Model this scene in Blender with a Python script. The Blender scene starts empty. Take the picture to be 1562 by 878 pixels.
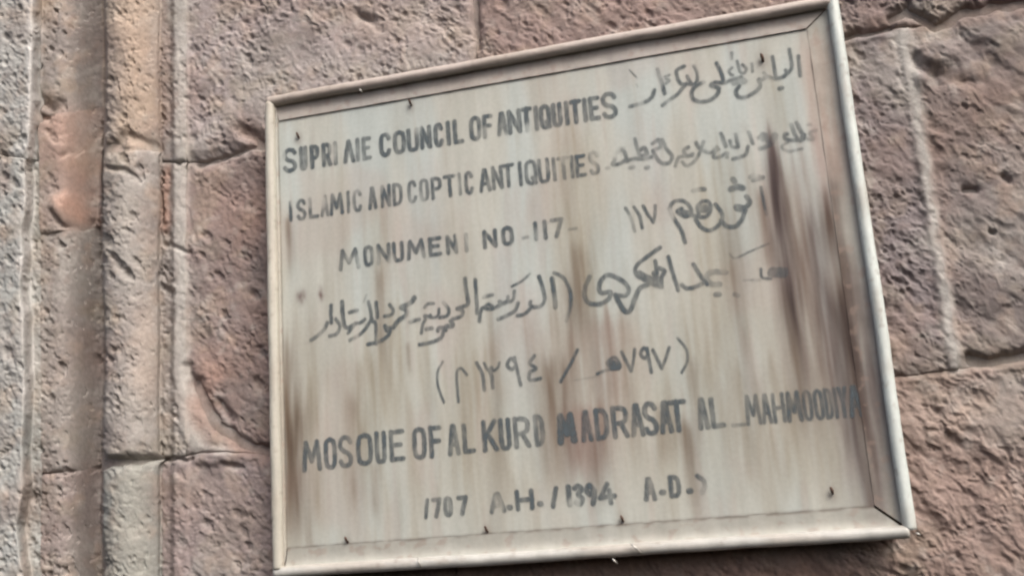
import bpy, math
import numpy as np
from mathutils import Matrix, Vector
sc = bpy.context.scene
COL = sc.collection

# ------------------------------------------------------------------ camera
F = 1640.0; W0, H0 = 1562.0, 878.0
PITCH, YAW, ROLL = -0.2271, 0.2466, -0.0699
T = np.array([-0.3575, -0.2750, 1.5556])
SW, SH = 0.80, 0.6736                      # sign, metres
YF = -0.045                                # sign front plane stands 45 mm off the wall face (y = 0)
ZC = 2.6                                   # height of the sign's middle
ca, sa, cb, sb, cg, sg = [f(v) for v in (PITCH, YAW, ROLL) for f in (math.cos, math.sin)]
R = (np.array([[cg, -sg, 0], [sg, cg, 0], [0, 0, 1]]) @ np.array([[1, 0, 0], [0, ca, -sa], [0, sa, ca]])
     @ np.array([[cb, 0, sb], [0, 1, 0], [-sb, 0, cb]]))
M = np.array([[1, 0, 0], [0, 0, 1], [0, -1, 0]], float)      # sign frame -> world axes
OFF = np.array([-SW / 2, YF, ZC + SH / 2])
CAM = M @ (-R.T @ T) + OFF
RIGHT, DOWN, FWD = M @ R[0], M @ R[1], M @ R[2]
cam = bpy.data.cameras.new("camera"); co = bpy.data.objects.new("camera", cam); COL.objects.link(co)
mw = Matrix.Identity(4)
for i in range(3):
    mw[i][0] = RIGHT[i]; mw[i][1] = -DOWN[i]; mw[i][2] = -FWD[i]; mw[i][3] = CAM[i]
co.matrix_world = mw
cam.sensor_width = 36; cam.lens = F / W0 * 36; cam.clip_start = 0.05; cam.clip_end = 200
sc.camera = co

# ------------------------------------------------------------------ light
w = bpy.data.worlds.new("World"); sc.world = w; w.use_nodes = True
nt = w.node_tree; bg = nt.nodes["Background"]
sky = nt.nodes.new("ShaderNodeTexSky"); sky.sky_type = 'NISHITA'; sky.sun_disc = False
to_sun = Vector((0.58, -0.64, 1.0)).normalized()
sky.sun_elevation = math.asin(to_sun.z); sky.sun_rotation = math.atan2(to_sun.x, to_sun.y)
sky.dust_density = 8.0; sky.air_density = 0.7; sky.ozone_density = 0.5; sky.altitude = 50
nt.links.new(sky.outputs[0], bg.inputs[0]); bg.inputs[1].default_value = 0.15
sun = bpy.data.lights.new("sun", 'SUN'); sun.energy = 2.0; sun.angle = math.radians(28); sun.color = (1, 0.99, 0.975)
so = bpy.data.objects.new("sun", sun); COL.objects.link(so)
so.rotation_euler = (-to_sun).to_track_quat('-Z', 'Y').to_euler(); so.location = (1, -2, 5)
sc.view_settings.view_transform = 'Standard'; sc.view_settings.look = 'None'
sc.view_settings.exposure = 0.22; sc.view_settings.gamma = 1; sc.view_settings.use_curve_mapping = False
sc.cycles.filter_width = 2.4
sc.cycles.use_denoising = True
sc.cycles.max_bounces = 6

# ------------------------------------------------------------------ helpers
def unproj(px, py, y):
    """photo sight line -> point on the plane y = const (arrays)"""
    px, py, y = np.broadcast_arrays(np.asarray(px, float), np.asarray(py, float), np.asarray(y, float))
    a = (px - W0 / 2) / F; b = (py - H0 / 2) / F
    d = RIGHT[None] * a.reshape(-1, 1) + DOWN[None] * b.reshape(-1, 1) + FWD[None]
    t = (y.reshape(-1) - CAM[1]) / d[:, 1]
    return CAM[None] + d * t[:, None]

def proj(P):
    q = P - CAM[None]
    x = q @ RIGHT; y = q @ DOWN; z = q @ FWD
    return W0 / 2 + F * x / z, H0 / 2 + F * y / z

_rng = np.random.RandomState(7)
_perm = _rng.permutation(4096)
_g = _rng.uniform(0, 2 * np.pi, 4096); _gx = np.cos(_g); _gy = np.sin(_g)
def perlin(x, y, seed=0):
    xi = np.floor(x).astype(int); yi = np.floor(y).astype(int); xf = x - xi; yf = y - yi
    def gr(i, j, fx, fy):
        h = _perm[(_perm[(i + seed * 131) & 4095] + j * 7 + seed * 17) & 4095]
        return _gx[h] * fx + _gy[h] * fy
    u = xf * xf * xf * (xf * (xf * 6 - 15) + 10); v = yf * yf * yf * (yf * (yf * 6 - 15) + 10)
    a = gr(xi, yi, xf, yf); b = gr(xi + 1, yi, xf - 1, yf)
    c = gr(xi, yi + 1, xf, yf - 1); d = gr(xi + 1, yi + 1, xf - 1, yf - 1)
    return ((a + (b - a) * u) + ((c + (d - c) * u) - (a + (b - a) * u)) * v) * 1.5
def fbm(x, y, o=3, seed=0, g=0.5):
    s = 0; a = 1.0
    for k in range(o):
        s = s + a * perlin(x * 2 ** k, y * 2 ** k, seed + k * 3); a *= g
    return s
def craters(x, y, seed, rmin, rmax, prob, soft=.35):
    """scattered round hollows: 0 outside, 1 at the floor of each"""
    xi = np.floor(x).astype(int); yi = np.floor(y).astype(int); out = np.zeros(x.shape)
    for di in (-1, 0, 1):
        for dj in (-1, 0, 1):
            i = xi + di; j = yi + dj
            h = _perm[(_perm[(i + seed * 97) & 4095] + j * 13 + seed * 29) & 4095]
            h2 = _perm[(h + 911) & 4095]; h3 = _perm[(h + 1777) & 4095]; h4 = _perm[(h + 2713) & 4095]
            cx = i + h / 4096.; cy = j + h2 / 4096.; rr = rmin + (rmax - rmin) * (h3 / 4096.) ** 2
            d = np.hypot(x - cx, y - cy) / rr
            out = np.maximum(out, np.where(h4 / 4096. < prob, (1 - sstep(1 - soft, 1 + soft, d)), 0) * (.5 + .5 * h3 / 4096.))
    return out
def sstep(a, b, x):
    t = np.clip((x - a) / (b - a), 0, 1); return t * t * (3 - 2 * t)
def lerp(a, b, t): return a + (b - a) * t

def seg_dist(px, py, pts):
    """distance to a polyline, and how far along it (0..1)"""
    best = np.full(px.shape, 1e9); tt = np.zeros(px.shape); n = len(pts) - 1
    for i in range(n):
        ax, ay = pts[i]; bx, by = pts[i + 1]; dx, dy = bx - ax, by - ay
        L = dx * dx + dy * dy + 1e-12
        t = np.clip(((px - ax) * dx + (py - ay) * dy) / L, 0, 1)
        d = np.hypot(px - ax - t * dx, py - ay - t * dy)
        m = d < best; best = np.where(m, d, best); tt = np.where(m, (i + t) / n, tt)
    return best, tt

def grid_mesh(name, P, nu, nv, mat, parent=None, col=None, attrs=None, flip=False, mask=None, smooth=True):
    idx = np.arange(nu * nv).reshape(nv, nu)
    q = np.stack([idx[:-1, :-1], idx[1:, :-1], idx[1:, 1:], idx[:-1, 1:]], -1).reshape(-1, 4)
    if flip: q = q[:, ::-1]
    if mask is not None:
        q = q[mask.reshape(nv, nu)[:-1, :-1].ravel() | mask.reshape(nv, nu)[1:, :-1].ravel()
              | mask.reshape(nv, nu)[1:, 1:].ravel() | mask.reshape(nv, nu)[:-1, 1:].ravel()]
        used, inv = np.unique(q, return_inverse=True); q = inv.reshape(-1, 4); P = P[used]
        if col is not None: col = col[used]
        if attrs: attrs = {k: v[used] for k, v in attrs.items()}
    return raw_mesh(name, P, q, mat, parent, col, attrs, smooth)

def raw_mesh(name, P, q, mat, parent=None, col=None, attrs=None, smooth=True):
    q = np.ascontiguousarray(q)
    me = bpy.data.meshes.new(name); n = len(P); k = q.shape[1]
    me.vertices.add(n); me.vertices.foreach_set("co", np.ascontiguousarray(P, np.float32).ravel())
    me.loops.add(q.size); me.loops.foreach_set("vertex_index", q.ravel().astype(np.int32))
    me.polygons.add(len(q)); me.polygons.foreach_set("loop_start", (np.arange(len(q)) * k).astype(np.int32))
    me.polygons.foreach_set("loop_total", np.full(len(q), k, np.int32))
    me.update(calc_edges=True); me.validate()
    me.polygons.foreach_set("use_smooth", np.full(len(me.polygons), smooth)); me.update()
    if col is not None:
        a = me.attributes.new("tone", 'FLOAT_COLOR', 'POINT')
        a.data.foreach_set("color", np.concatenate([col, np.ones((n, 1))], 1).astype(np.float32).ravel())
    for kk, v in (attrs or {}).items():
        a = me.attributes.new(kk, 'FLOAT', 'POINT'); a.data.foreach_set("value", v.astype(np.float32))
    me.materials.append(mat)
    o = bpy.data.objects.new(name, me); COL.objects.link(o)
    if parent: o.parent = parent
    return o

def empty(name, label, cat, loc, group=None):
    o = bpy.data.objects.new(name, None); COL.objects.link(o)
    o["label"] = label; o["category"] = cat
    o.empty_display_size = 0.05
    if group: o["group"] = group
    return o

# ------------------------------------------------------------------ materials
def new_mat(name):
    m = bpy.data.materials.new(name); m.use_nodes = True
    n = m.node_tree; b = n.nodes["Principled BSDF"]; return m, n, b
def N(n, t, **kw):
    x = n.nodes.new(t)
    for k, v in kw.items(): setattr(x, k, v)
    return x

def stone_material():
    m, n, b = new_mat("weathered_limestone"); L = n.links.new
    at = N(n, "ShaderNodeAttribute", attribute_name="tone")
    tc = N(n, "ShaderNodeTexCoord")
    def noise(scale, detail, rough=0.6, stretch=None):
        mp = N(n, "ShaderNodeMapping"); L(tc.outputs["Object"], mp.inputs[0])
        if stretch: mp.inputs["Scale"].default_value = stretch[0]; mp.inputs["Rotation"].default_value = stretch[1]
        t = N(n, "ShaderNodeTexNoise"); L(mp.outputs[0], t.inputs["Vector"])
        t.inputs["Scale"].default_value = scale; t.inputs["Detail"].default_value = detail; t.inputs["Roughness"].default_value = rough
        return t
    n1 = noise(22, 6); n2 = noise(150, 5, 0.65); n3 = noise(420, 3, 0.7)
    r1 = N(n, "ShaderNodeMapRange"); L(n1.outputs[0], r1.inputs[0]); r1.inputs[1].default_value = .3; r1.inputs[2].default_value = .7
    r1.inputs[3].default_value = .88; r1.inputs[4].default_value = 1.12
    r2 = N(n, "ShaderNodeMapRange"); L(n2.outputs[0], r2.inputs[0]); r2.inputs[1].default_value = .3; r2.inputs[2].default_value = .7
    r2.inputs[3].default_value = .84; r2.inputs[4].default_value = 1.16
    mu = N(n, "ShaderNodeMath", operation='MULTIPLY'); L(r1.outputs[0], mu.inputs[0]); L(r2.outputs[0], mu.inputs[1])
    vm = N(n, "ShaderNodeVectorMath", operation='SCALE'); L(at.outputs["Color"], vm.inputs[0]); L(mu.outputs[0], vm.inputs["Scale"])
    L(vm.outputs[0], b.inputs["Base Color"])
    b.inputs["Roughness"].default_value = 0.9; b.inputs["Specular IOR Level"].default_value = 0.25
    ad = N(n, "ShaderNodeMath", operation='MULTIPLY_ADD'); L(n3.outputs[0], ad.inputs[0]); ad.inputs[1].default_value = .5; L(n2.outputs[0], ad.inputs[2])
    bp = N(n, "ShaderNodeBump"); bp.inputs["Strength"].default_value = 0.38; bp.inputs["Distance"].default_value = 0.002
    L(ad.outputs[0], bp.inputs["Height"]); L(bp.outputs[0], b.inputs["Normal"])
    return m

def paint_material(name, rough=0.5, spec=0.4, grime=0.15, bump=0.25):
    m, n, b = new_mat(name); L = n.links.new
    at = N(n, "ShaderNodeAttribute", attribute_name="tone"); tc = N(n, "ShaderNodeTexCoord")
    mp = N(n, "ShaderNodeMapping"); L(tc.outputs["Object"], mp.inputs[0]); mp.inputs["Scale"].default_value = (1, 1, 0.12)
    t = N(n, "ShaderNodeTexNoise"); L(mp.outputs[0], t.inputs["Vector"]); t.inputs["Scale"].default_value = 60; t.inputs["Detail"].default_value = 6
    t2 = N(n, "ShaderNodeTexNoise"); L(tc.outputs["Object"], t2.inputs["Vector"]); t2.inputs["Scale"].default_value = 190; t2.inputs["Detail"].default_value = 4
    r = N(n, "ShaderNodeMapRange"); L(t.outputs[0], r.inputs[0]); r.inputs[1].default_value = .3; r.inputs[2].default_value = .7
    r.inputs[3].default_value = 1 - grime; r.inputs[4].default_value = 1 + grime * .5
    r2 = N(n, "ShaderNodeMapRange"); L(t2.outputs[0], r2.inputs[0]); r2.inputs[1].default_value = .3; r2.inputs[2].default_value = .7
    r2.inputs[3].default_value = .96; r2.inputs[4].default_value = 1.04
    mu = N(n, "ShaderNodeMath", operation='MULTIPLY'); L(r.outputs[0], mu.inputs[0]); L(r2.outputs[0], mu.inputs[1])
    vm = N(n, "ShaderNodeVectorMath", operation='SCALE'); L(at.outputs["Color"], vm.inputs[0]); L(mu.outputs[0], vm.inputs["Scale"])
    L(vm.outputs[0], b.inputs["Base Color"])
    b.inputs["Roughness"].default_value = rough; b.inputs["Specular IOR Level"].default_value = spec
    bp = N(n, "ShaderNodeBump"); bp.inputs["Strength"].default_value = bump; bp.inputs["Distance"].default_value = 0.0006
    L(t2.outputs[0], bp.inputs["Height"]); L(bp.outputs[0], b.inputs["Normal"])
    return m

def ink_material(name, colour):
    m, n, b = new_mat(name); L = n.links.new
    at = N(n, "ShaderNodeAttribute", attribute_name="ink"); tc = N(n, "ShaderNodeTexCoord")
    mp = N(n, "ShaderNodeMapping"); L(tc.outputs["Object"], mp.inputs[0]); mp.inputs["Scale"].default_value = (1, 1, 0.4)
    t = N(n, "ShaderNodeTexNoise"); L(mp.outputs[0], t.inputs["Vector"]); t.inputs["Scale"].default_value = 130; t.inputs["Detail"].default_value = 5
    r = N(n, "ShaderNodeMapRange"); L(t.outputs[0], r.inputs[0]); r.inputs[1].default_value = .34; r.inputs[2].default_value = .62
    r.inputs[3].default_value = .55; r.inputs[4].default_value = 1.0
    mu = N(n, "ShaderNodeMath", operation='MULTIPLY'); L(at.outputs["Fac"], mu.inputs[0]); L(r.outputs[0], mu.inputs[1])
    b.inputs["Base Color"].default_value = (*colour, 1); b.inputs["Roughness"].default_value = .6; b.inputs["Specular IOR Level"].default_value = .3
    L(mu.outputs[0], b.inputs["Alpha"])
    return m

def plain(name, colour, rough=.7, metal=0):
    m, n, b = new_mat(name); L = n.links.new
    tc = N(n, "ShaderNodeTexCoord"); t = N(n, "ShaderNodeTexNoise"); L(tc.outputs["Object"], t.inputs["Vector"])
    t.inputs["Scale"].default_value = 120; t.inputs["Detail"].default_value = 5
    cr = N(n, "ShaderNodeValToRGB"); L(t.outputs[0], cr.inputs[0])
    cr.color_ramp.elements[0].position = .35; cr.color_ramp.elements[1].position = .65
    cr.color_ramp.elements[0].color = (*[c * .65 for c in colour], 1); cr.color_ramp.elements[1].color = (*[min(1, c * 1.25) for c in colour], 1)
    L(cr.outputs[0], b.inputs["Base Color"]); b.inputs["Roughness"].default_value = rough; b.inputs["Metallic"].default_value = metal
    return m

STONE = stone_material()
PANEL = paint_material("aged_cream_paint", .55, .35, .10, .2)
ROLLP = paint_material("glossy_cream_paint", .38, .5, .12, .35)
INK = ink_material("faded_blue_black_paint", (0.080, 0.102, 0.115))
RUST = plain("rusty_iron", (.10, .06, .045), .8, .3)
WOOD = plain("dark_batten_wood", (.11, .07, .05), .85)
TIN = plain("bare_wire", (.55, .54, .5), .4, .6)

# ------------------------------------------------------------------ stone relief and tone (functions of the place on the wall)
MAUVE = np.array([.275, .225, .206]); GREY = np.array([.325, .308, .285]); TAN = np.array([.42, .33, .26])
RED = np.array([.245, .175, .147]); PALE = np.array([.45, .435, .405]); BRICK = np.array([.36, .225, .175])
PUTTY = np.array([.40, .345, .305])

# grooves / ridges: (polyline in photo points, half width, depth m, wobble)
GROOVES = [
    ([(1287, 58), (1320, 51), (1356, 41)], 5, -.012), ([(1358, 24), (1380, 14), (1400, 22), (1426, 36), (1450, 30), (1471, 19), (1510, 10), (1556, 3), (1640, -10)], 7, -.016),
    ([(1395, 92), (1405, 108), (1425, 112), (1430, 128)], 8, -.006), ([(1482, 548), (1510, 550), (1562, 541), (1640, 528)], 7, -.018),
    ([(1300, 542), (1325, 546), (1345, 545)], 11, -.015), ([(296, 585), (306, 615), (325, 648), (356, 668), (384, 684), (430, 688)], 10, -.016),
    ([(335, 618), (350, 640)], 8, -.008), ([(300, 252), (340, 240), (400, 222)], 4, -.008),
    ([(720, -30), (724, 30), (728, 74)], 5, -.009), ([(165, 224), (190, 206), (215, 215), (240, 228)], 7, -.009),
    ([(60, 150), (75, 165), (92, 160)], 9, -.008), ([(58, 186), (72, 182)], 7, -.012), ([(0, 226), (20, 236), (34, 240)], 3, -.002),
    ([(82, 325), (95, 344), (120, 350), (143, 340)], 4, -.008), ([(94, 237), (115, 234), (128, 228)], 3.5, -.006),
    ([(372, 200), (395, 215)], 10, -.010), ([(1430, 110), (1470, 126), (1500, 124)], 9, -.004),
    ([(250, 372), (290, 384)], 3, -.005), ([(240, 255), (245, 340)], 4, -.005), ([(285, 558), (288, 572)], 6, -.008),
    ([(165, 256), (190, 262), (212, 276)], 4, -.005), ([(548, 24), (565, 29)], 7, -.009), ([(180, 404), (190, 412)], 6, -.006),
    ([(1470, 285), (1490, 288)], 5, -.009), ([(1534, 272), (1540, 276)], 5, -.008), ([(1512, 353), (1518, 355)], 4, -.007),
    ([(90, 755), (88, 745)], 5, -.006), ([(340, 708), (366, 712)], 5, -.006), ([(640, 560), (700, 565)], 4, -.005),
    ([(165, 706), (200, 705), (240, 697)], 6, -.020), ([(92, 722), (130, 716), (160, 712)], 3, -.008), ([(245, 702), (290, 698)], 3, -.008),
]
LUMPS = [((112, 318), 30, 20, .013), ((112, 210), 40, 36, .004), ((1325, 520), 40, 14, .006), ((330, 700), 30, 10, .007), ((1430, 80), 34, 20, .009),
         ((1405, 120), 10, 16, .006), ((225, 75), 30, 60, .004), ((1530, 60), 40, 30, .006), ((1500, 430), 60, 40, .005)]

MORTAR = [([(1378, 40), (1384, 90), (1390, 120), (1398, 170), (1406, 230), (1416, 290), (1428, 370), (1438, 430), (1448, 500), (1458, 556)], 12, .85),
          ([(273, -40), (274, 240)], 9, .7), ([(272, 262), (275, 420), (274, 560), (284, 650), (300, 684)], 11, .9), ([(290, 686), (390, 694)], 7, .7), ([(280, 252), (390, 232)], 6, .6)
          , ([(1283, 66), (1380, 52)], 5, .5), ([(1250, 592), (1562, 556)], 6, .4)]

def relief(px, py, u, v, style=(1, 1, 1, 1, 1, 1)):
    kc, kl, kf, kp, kq, kb = style                      # facets, ledges, grain, large pits, small pits, swell
    """height of the worn stone surface in metres; u, v are metres on the wall"""
    # tooling strokes lean like a back-slash on most of the wall
    ang = math.radians(52)
    a = u * math.cos(ang) - v * math.sin(ang); b = u * math.sin(ang) + v * math.cos(ang)
    wu = u + .012 * fbm(u * 22, v * 22, 2, 41); wv = v + .012 * fbm(u * 22 + 9, v * 22, 2, 47)
    wa = a + .006 * fbm(u * 40, v * 40, 2, 3); wb = b + .006 * fbm(u * 40, v * 40, 2, 8)
    right = sstep(1180, 1330, px)                       # coarser chipped blocks right of the sign
    low = sstep(1200, 1400, px) * sstep(540, 600, py)
    left = 1 - sstep(150, 300, px)
    big = fbm(u * 7, v * 9, 2, 11) * .0042
    s1 = fbm(wa * 24, wb * 55, 3, 21)                   # broad chipped facets
    chips = -np.abs(s1) * .0016 + s1 * .0016
    ledge = (1 - sstep(-.10, .42, s1)) * -.0040
    f1 = fbm(wa * 75, wb * 170, 3, 31); f2 = fbm(wu * 210, wv * 230, 2, 35)
    fine = f1 * .0010 + np.clip(f1 - .18, 0, 1) * .0018 + f2 * .00070
    ja = .0022 * fbm(u * 150, v * 150, 2, 57); jb = .0022 * fbm(u * 150 + 7, v * 150, 2, 58)
    pits = -craters((a + ja) * 34, (b + jb) * 58, 61, .10, .42, .38) * .0052
    pits2 = -craters((a + ja) * 75, (b + jb) * 120, 71, .12, .45, .42, .4) * .0034
    pits3 = -craters((u + ja * .5) * 170, (v + jb * .5) * 210, 81, .15, .45, .40, .5) * .0018
    crumbs = craters((a + ja) * 90, (b + jb) * 170, 85, .12, .40, .30, .6) * .0022 + craters((u + ja) * 150, (v + jb) * 180, 88, .12, .42, .30, .6) * .0012
    dens = sstep(-.30, .35, fbm(u * 8, v * 8, 2, 91))    # some areas worn smooth, some eaten
    dens2 = sstep(-.35, .25, fbm(u * 13 + 4, v * 13, 2, 95))
    s0 = fbm(a * 13, b * 24, 3, 111)                    # broad spalled scars with a soft lip
    scar = -sstep(.05, .45, s0 + .18 * s1) * .0042 - np.abs(s0) * .0025
    h = big * kb + scar * kb * lerp(.4, .45, right) + (chips * kc + ledge * dens * kl) * lerp(.30, .85, right) + fine * kf * lerp(.5, 1.1, dens2) * lerp(1, 1.5, right)
    h = h + pits * kp * lerp(.35, 1.0, dens) + (pits2 * lerp(.25, 1, dens2) + pits3 * lerp(.2, 1, dens)) * kq * lerp(1, 1.25, right) + crumbs * dens2 * kf * lerp(1, 1.8, right)
    h = h * lerp(.80, .72, left) * lerp(1, .72, right) * lerp(1, 1.05, low)
    # smeared lime mortar fills the relief along some joints
    sm = np.zeros(len(px)); wb_ = 3 * fbm(u * 40, v * 40, 2, 99)
    for pts, hw, k in MORTAR:
        d, _ = seg_dist(px + wb_, py + wb_, pts); sm = np.maximum(sm, k * np.exp(-(d / hw) ** 4))
    h = h * (1 - .8 * sm) + sm * .0026
    # smooth repair stone and rendered lump at far left
    m = sstep(52, 66, px) * (1 - sstep(128, 145, px)) * sstep(165, 182, py) * (1 - sstep(338, 356, py)); h = h * (1 - .65 * m)
    wob = fbm(u * 30, v * 30, 2, 101) * 5
    for pts, hw, dep in GROOVES:
        xs = [p[0] for p in pts]; ys = [p[1] for p in pts]; k = hw * 3 + 10
        s = (px > min(xs) - k) & (px < max(xs) + k) & (py > min(ys) - k) & (py < max(ys) + k)
        if not s.any(): continue
        d, _ = seg_dist(px[s] + wob[s] * .5, py[s] + wob[s], pts)
        h[s] += dep * np.exp(-(d / hw) ** 2)
    for (cx, cy), rx, ry, hh in LUMPS:
        h = h + hh * np.exp(-(((px - cx) / rx) ** 2 + ((py - cy) / ry) ** 2) ** 1.6)
    return h

A_X = [(-40, 57), (0, 57), (60, 55), (130, 56), (200, 52), (260, 44), (300, 46), (350, 42), (430, 40), (520, 44), (600, 46), (680, 40), (740, 42), (800, 34), (900, 40), (1000, 40)]
def profile(px, py):
    """large moulded shape of the doorway surround, metres in front of the wall face"""
    ax = np.interp(py, [p[0] for p in A_X], [p[1] for p in A_X])
    r = .052; p = (px - 207) * .00102
    tor = .83 * np.sqrt(np.clip(r * r - p * p, 0, None)) - .56 * p - .006
    recess = lerp(0.010, -.062, sstep(78, 160, px) ** 1.35)
    pil = lerp(.052, recess, sstep(-11, 8, px - ax + 4 * fbm(py * .012, py * 0 + 3, 2, 19)) ** 1.1)
    fil = np.interp(px, [243, 249, 260, 266, 283, 289, 300], [-.010, -.009, -.007, .003, .003, 0, 0])
    x0 = 160 + 3 * np.sin(py / 70.); x1 = 246
    up = sstep(0, 1, (232 - py) / 6)                    # the upper roll is worn further back
    tor = tor - .007 * up * 1.0
    d = np.where(px < x0 - 3, pil, np.where(px > x1, fil, tor))
    t = sstep(-3, 0, px - x0); d = np.where((px >= x0 - 3) & (px < x0), lerp(pil, tor, t), d)
    t = sstep(-5, 0, px - x1); d = np.where((px >= x1 - 5) & (px <= x1), lerp(tor, -.010, t), d)
    return np.where(px > 300, 0, d)

# tints laid over the base tone: (polyline, half width, colour, strength)
TINTS = [
    ([(1378, 45), (1384, 90), (1390, 120), (1398, 170), (1406, 230), (1416, 290), (1428, 370), (1438, 430), (1448, 500), (1458, 556)], 10, np.array([.47, .455, .425]), .95),
    ([(1370, 60), (1378, 130)], 16, PALE, .45), ([(1330, 100), (1375, 150)], 26, GREY, .6),
    ([(273, -40), (274, 240)], 9, PALE, .65), ([(272, 262), (275, 420), (274, 560), (280, 640), (300, 684)], 10, PALE, .75),
    ([(290, 676), (350, 690)], 7, PALE, .5), ([(253, 255), (254, 350)], 7, BRICK, .7), ([(250, 0), (248, 225)], 9, MAUVE, .7),
    ([(395, 225), (300, 250)], 4, PALE, .4), ([(48, -30), (50, 120), (46, 240), (42, 320), (38, 470), (46, 560), (40, 620)], 9, np.array([.55, .54, .52]), .95),  # the near-white tint paints the light caught by the pilaster edge
    ([(36, 700), (40, 800), (38, 900)], 8, PUTTY, .7), ([(40, 250), (46, 275)], 9, PALE, .9),
    ([(60, 20), (75, 0)], 18, TAN, .5), ([(200, -20), (205, 110), (215, 160)], 30, TAN, .75), ([(185, 190), (200, 215)], 18, TAN, .5),
    ([(100, 190), (120, 260)], 32, BRICK, .55), ([(115, 316), (118, 318)], 26, np.array([.43, .27, .21]), .85),
    ([(190, 300), (192, 420)], 26, GREY, .7), ([(225, 480), (225, 600)], 22, PUTTY, .8), ([(205, 620), (205, 660)], 24, GREY, .5),
    ([(200, 720), (205, 800), (205, 900)], 28, np.array([.30, .30, .27]), .85), ([(240, 0), (235, 110)], 8, PUTTY, .5),
    ([(375, 195), (395, 210)], 22, RED, .7), ([(330, 300), (380, 330)], 40, BRICK, .25), ([(320, 560), (300, 620)], 24, BRICK, .45),
    ([(300, 640), (360, 682), (400, 695)], 12, RED, .6), ([(740, 20), (1000, 10), (1200, -10)], 50, RED, .35),
    ([(1330, 30), (1420, 40), (1562, 8)], 12, RED, .5), ([(470, 100), (640, 110)], 34, GREY, .4), ([(560, 30), (680, 40)], 30, PUTTY, .45),
    ([(1500, 160), (1562, 250)], 50, RED, .25), ([(1420, 180), (1450, 420)], 14, RED, .35), ([(1300, 545), (1350, 548)], 14, RED, .6), ([(1330, 522), (1370, 520)], 20, TAN, .35),
    ([(1400, 620), (1562, 640)], 60, PUTTY, .35), ([(1420, 760), (1562, 800)], 60, np.array([.33, .25, .22]), .6),
    ([(420, 900), (900, 885), (1250, 850)], 26, RED, .5), ([(1080, 900), (1300, 870)], 22, BRICK, .5), ([(1460, 590), (1562, 575)], 16, PALE, .3),
    ([(300, 760), (390, 800)], 50, MAUVE, .5), ([(60, 520), (110, 640)], 40, GREY, .35), ([(90, 560), (130, 560)], 30, MAUVE, .3),
]
def tone(px, py, u, v, base):
    n1 = fbm(u * 6, v * 6, 3, 201); n2 = fbm(u * 19, v * 19, 3, 211); n3 = fbm(u * 45, v * 45, 2, 221)
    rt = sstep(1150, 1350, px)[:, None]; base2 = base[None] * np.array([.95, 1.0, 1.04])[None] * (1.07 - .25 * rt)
    c = base2.copy()
    def mix(col, k):
        nonlocal c
        k = np.clip(k, 0, 1)[:, None]; c = c * (1 - k) + col[None] * k
    mix(GREY, sstep(.0, .7, n1) * .6); mix(RED, sstep(.05, .8, -n1) * .45)
    mix(TAN, sstep(.1, .7, n2) * .36); mix(np.array([.27, .235, .185]), sstep(.1, .7, fbm(u * 14 + 11, v * 14, 3, 241)) * .4); mix(PALE, sstep(.2, .8, n3 + n2 * .4) * .28); mix(RED, sstep(.2, .8, -n3) * .22); mix(np.array([.20, .175, .165]), sstep(.15, .7, fbm(u * 11 + 30, v * 11, 3, 231)) * .45)
    wob = n2 * 9 + n3 * 6
    for pts, hw, col, k in TINTS:
        xs = [p[0] for p in pts]; ys = [p[1] for p in pts]; b = hw * 2.6 + 14
        s = (px > min(xs) - b) & (px < max(xs) + b) & (py > min(ys) - b) & (py < max(ys) + b)
        if not s.any(): continue
        sc_ = min(1, hw / 14)
        d, _ = seg_dist(px[s] + wob[s] * sc_, py[s] + wob[s] * sc_, pts)
        kk = np.zeros(len(px)); kk[s] = k * np.exp(-(d / hw) ** 2 * .9); mix(col, kk)
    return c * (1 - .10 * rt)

def resample(pts, t):
    pts = np.array(pts, float); L = np.concatenate([[0], np.cumsum(np.hypot(*np.diff(pts, axis=0).T))]); L /= L[-1]
    return np.stack([np.interp(t, L, pts[:, 0]), np.interp(t, L, pts[:, 1])], -1)

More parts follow.
